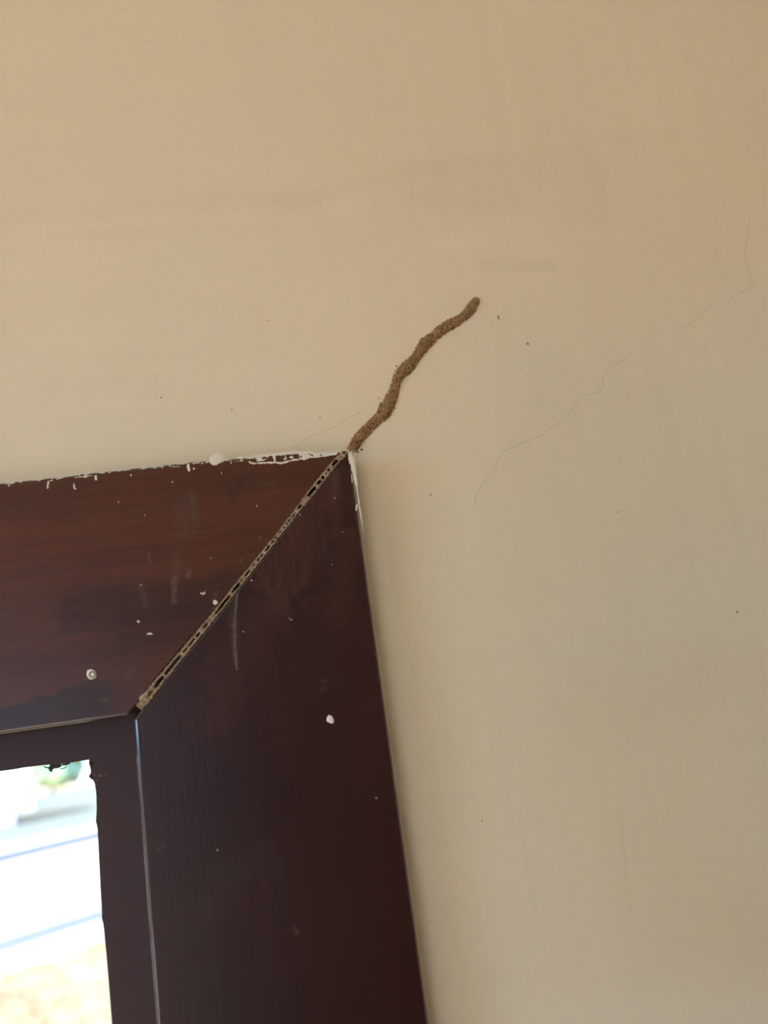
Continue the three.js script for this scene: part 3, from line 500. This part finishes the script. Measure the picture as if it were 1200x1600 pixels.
// ---------------------------------------------------------------- the photographer, behind the lens: shades the lower wall and darkens the gloss of the casing
{
  const me = thing('person', 'person in a dark top and jeans holding up a phone to the wall', 'person');
  // skeleton: bones [from, to, radius, radius], metres; faces the wall (-z)
  const ox = 0.14, oz = 0.8, P = (x, y, z) => new THREE.Vector3(ox + x, y * 1.06, oz + z);
  const phoneMid = new THREE.Vector3(0.018, -0.055, 0.008).applyQuaternion(camera.quaternion).add(CAM);
  const grip = new THREE.Vector3(0.106, -0.1, 0.045).applyQuaternion(camera.quaternion).add(CAM);
  const field = (bones, k, cell, r) => {
    const b = new THREE.Box3(); for (const [p, q, a, c] of bones) { b.expandByPoint(p.clone().subScalar(a + r)); b.expandByPoint(p.clone().addScalar(a + r)); b.expandByPoint(q.clone().subScalar(c + r)); b.expandByPoint(q.clone().addScalar(c + r)); }
    const c = b.getCenter(new THREE.Vector3()), size = b.getSize(new THREE.Vector3()), half = Math.max(size.x, size.y, size.z) / 2 * 1.04, n = Math.min(170, Math.ceil(2 * half / cell));
    const mc = new MarchingCubes(n, M.floor, false, false, 400000); mc.isolation = 0; const p = new THREE.Vector3(), d = new THREE.Vector3(), e = new THREE.Vector3();
    const h = n / 2;
    for (let z = 0; z < n; z++) for (let y = 0; y < n; y++) for (let x = 0; x < n; x++) {
      p.set((x - h) / h, (y - h) / h, (z - h) / h).multiplyScalar(half).add(c); let v = 1e3;
      if (p.distanceTo(b.clampPoint(p, d)) > cell * 3) v = 1; else for (const [A, B, ra, rb, sx = 1] of bones) {
        d.subVectors(B, A); e.subVectors(p, A); const t = Math.min(1, Math.max(0, e.dot(d) / (d.lengthSq() || 1))); e.addScaledVector(d, -t); e.x /= sx;
        const dd = e.length() - (ra + (rb - ra) * t), q = Math.max(k - Math.abs(v - dd), 0) / k; v = Math.min(v, dd) - q * q * k * 0.25;
      }
      mc.field[x + y * n + z * n * n] = -v;
    }
    mc.update(); const g = new THREE.BufferGeometry(), N = mc.count;
    g.setAttribute('position', new THREE.BufferAttribute(mc.positionArray.slice(0, N * 3), 3)); g.setAttribute('normal', new THREE.BufferAttribute(mc.normalArray.slice(0, N * 3), 3));
    return g.scale(half, half, half).translate(c.x, c.y, c.z);
  };
  const skin = new THREE.MeshStandardMaterial({ color: 0x9c6f52, roughness: 0.6 }), top = new THREE.MeshStandardMaterial({ color: 0x2c2a30, roughness: 0.95 }), jeans = new THREE.MeshStandardMaterial({ color: 0x2f3a4e, roughness: 0.95 }), hair = new THREE.MeshStandardMaterial({ color: 0x1c1512, roughness: 0.7 }), shoe = new THREE.MeshStandardMaterial({ color: 0x3a3632, roughness: 0.8 });
  const sh = [P(-0.18, 1.4, 0), P(0.18, 1.4, 0)], el = [P(-0.25, 1.13, 0.02), P(0.24, 1.5, -0.2)], wr = [P(-0.23, 0.9, -0.09), grip.clone().add(new THREE.Vector3(0.03, -0.07, 0.03))];
  mesh('body', mergeGeometries([
    field([[P(0, 1.38, 0.01), P(0, 1.5, -0.015), 0.058, 0.052], [P(0, 1.57, -0.02), P(0, 1.6, -0.015), 0.075, 0.088], [P(0, 1.5, -0.06), P(0, 1.53, -0.055), 0.038, 0.05], [P(0, 1.55, -0.11), P(0, 1.585, -0.095), 0.013, 0.008], [P(-0.088, 1.555, 0), P(-0.09, 1.585, 0), 0.014, 0.014], [P(0.088, 1.555, 0), P(0.09, 1.585, 0), 0.014, 0.014]], 0.03, 0.007, 0.02),
    field([[el[1], wr[1], 0.038, 0.026], [wr[1], grip, 0.028, 0.03]], 0.02, 0.007, 0.02), field([[el[0], wr[0], 0.038, 0.026], [wr[0], P(-0.23, 0.82, -0.1), 0.03, 0.034]], 0.02, 0.007, 0.02),
    ...[0, 1, 2, 3].map((i) => { const f = (x, y, z) => new THREE.Vector3(x, y, z).applyQuaternion(camera.quaternion).add(CAM), y = -0.06 - 0.021 * i, l = [0, 0.004, 0.002, -0.006][i]; return field([[f(0.09, y - 0.01, 0.035), f(0.071, y, -0.004), 0.009, 0.009], [f(0.071, y, -0.004), f(0.05 - l, y + 0.006, -0.0095), 0.009, 0.008]], 0.004, 0.004, 0.01); }),
    field([[new THREE.Vector3(0.092, -0.12, 0.045).applyQuaternion(camera.quaternion).add(CAM), new THREE.Vector3(0.03, -0.1, 0.03).applyQuaternion(camera.quaternion).add(CAM), 0.012, 0.009]], 0.004, 0.004, 0.01),
    ...[0, 1, 2, 3, 4].map((i) => i < 4 ? field([[P(-0.255 + 0.018 * i, 0.81, -0.1), P(-0.258 + 0.018 * i, 0.765 - 0.004 * (i % 3), -0.107), 0.009, 0.009], [P(-0.258 + 0.018 * i, 0.765 - 0.004 * (i % 3), -0.107), P(-0.255 + 0.018 * i, 0.735, -0.095), 0.009, 0.008]], 0.004, 0.005, 0.01) : field([[P(-0.2, 0.85, -0.1), P(-0.18, 0.79, -0.125), 0.011, 0.009]], 0.004, 0.005, 0.01)),
  ].map((g) => { g.deleteAttribute('uv'); return g; })), skin, me);
  mesh('top', field([[P(0, 1.36, 0.01), P(0, 1.12, 0), 0.11, 0.105, 1.45], [P(0, 1.12, 0), P(0, 0.9, 0.01), 0.105, 0.12, 1.4], [sh[0], el[0], 0.06, 0.048], [sh[1], el[1], 0.06, 0.048], [P(-0.18, 1.42, 0), P(0.18, 1.42, 0), 0.045, 0.045]], 0.05, 0.013, 0.04), top, me);
  mesh('trousers', field([[P(-0.08, 0.9, 0.01), P(0.08, 0.9, 0.01), 0.11, 0.11], ...[-1, 1].flatMap((s) => [[P(0.09 * s, 0.88, 0.01), P(0.11 * s, 0.48, 0), 0.09, 0.062], [P(0.11 * s, 0.48, 0), P(0.12 * s, 0.1, 0.03), 0.062, 0.048]])], 0.04, 0.013, 0.04), jeans, me);
  for (const s of [-1, 1]) mesh('shoe', field([[P(0.12 * s, 0.05, 0.05), P(0.13 * s, 0.04, -0.13), 0.05, 0.04]], 0.02, 0.008, 0.02), shoe, me);
  mesh('hair', field([[P(0, 1.6, 0.012), P(0, 1.612, 0), 0.092, 0.092], [P(0, 1.6, 0.02), P(0, 1.47, 0.045), 0.085, 0.06]], 0.03, 0.008, 0.02), hair, me);
  const ph = thing('phone', 'black mobile phone held up in the hand of the person', 'phone');
  ph.position.copy(phoneMid); ph.quaternion.copy(camera.quaternion);
  mesh('case', new THREE.BoxGeometry(0.074, 0.158, 0.008), new THREE.MeshStandardMaterial({ color: 0x141416, roughness: 0.4 }), ph);
  mesh('screen', new THREE.BoxGeometry(0.07, 0.15, 0.0004).translate(0, 0, 0.0042), new THREE.MeshStandardMaterial({ color: 0x08080a, roughness: 0.15 }), ph);
  mesh('lens', new THREE.CylinderGeometry(0.006, 0.006, 0.001, 20).rotateX(Math.PI / 2).translate(-0.018, 0.055, -0.0045), new THREE.MeshStandardMaterial({ color: 0x050506, roughness: 0.1 }), ph);
}

renderer.render(scene, camera);
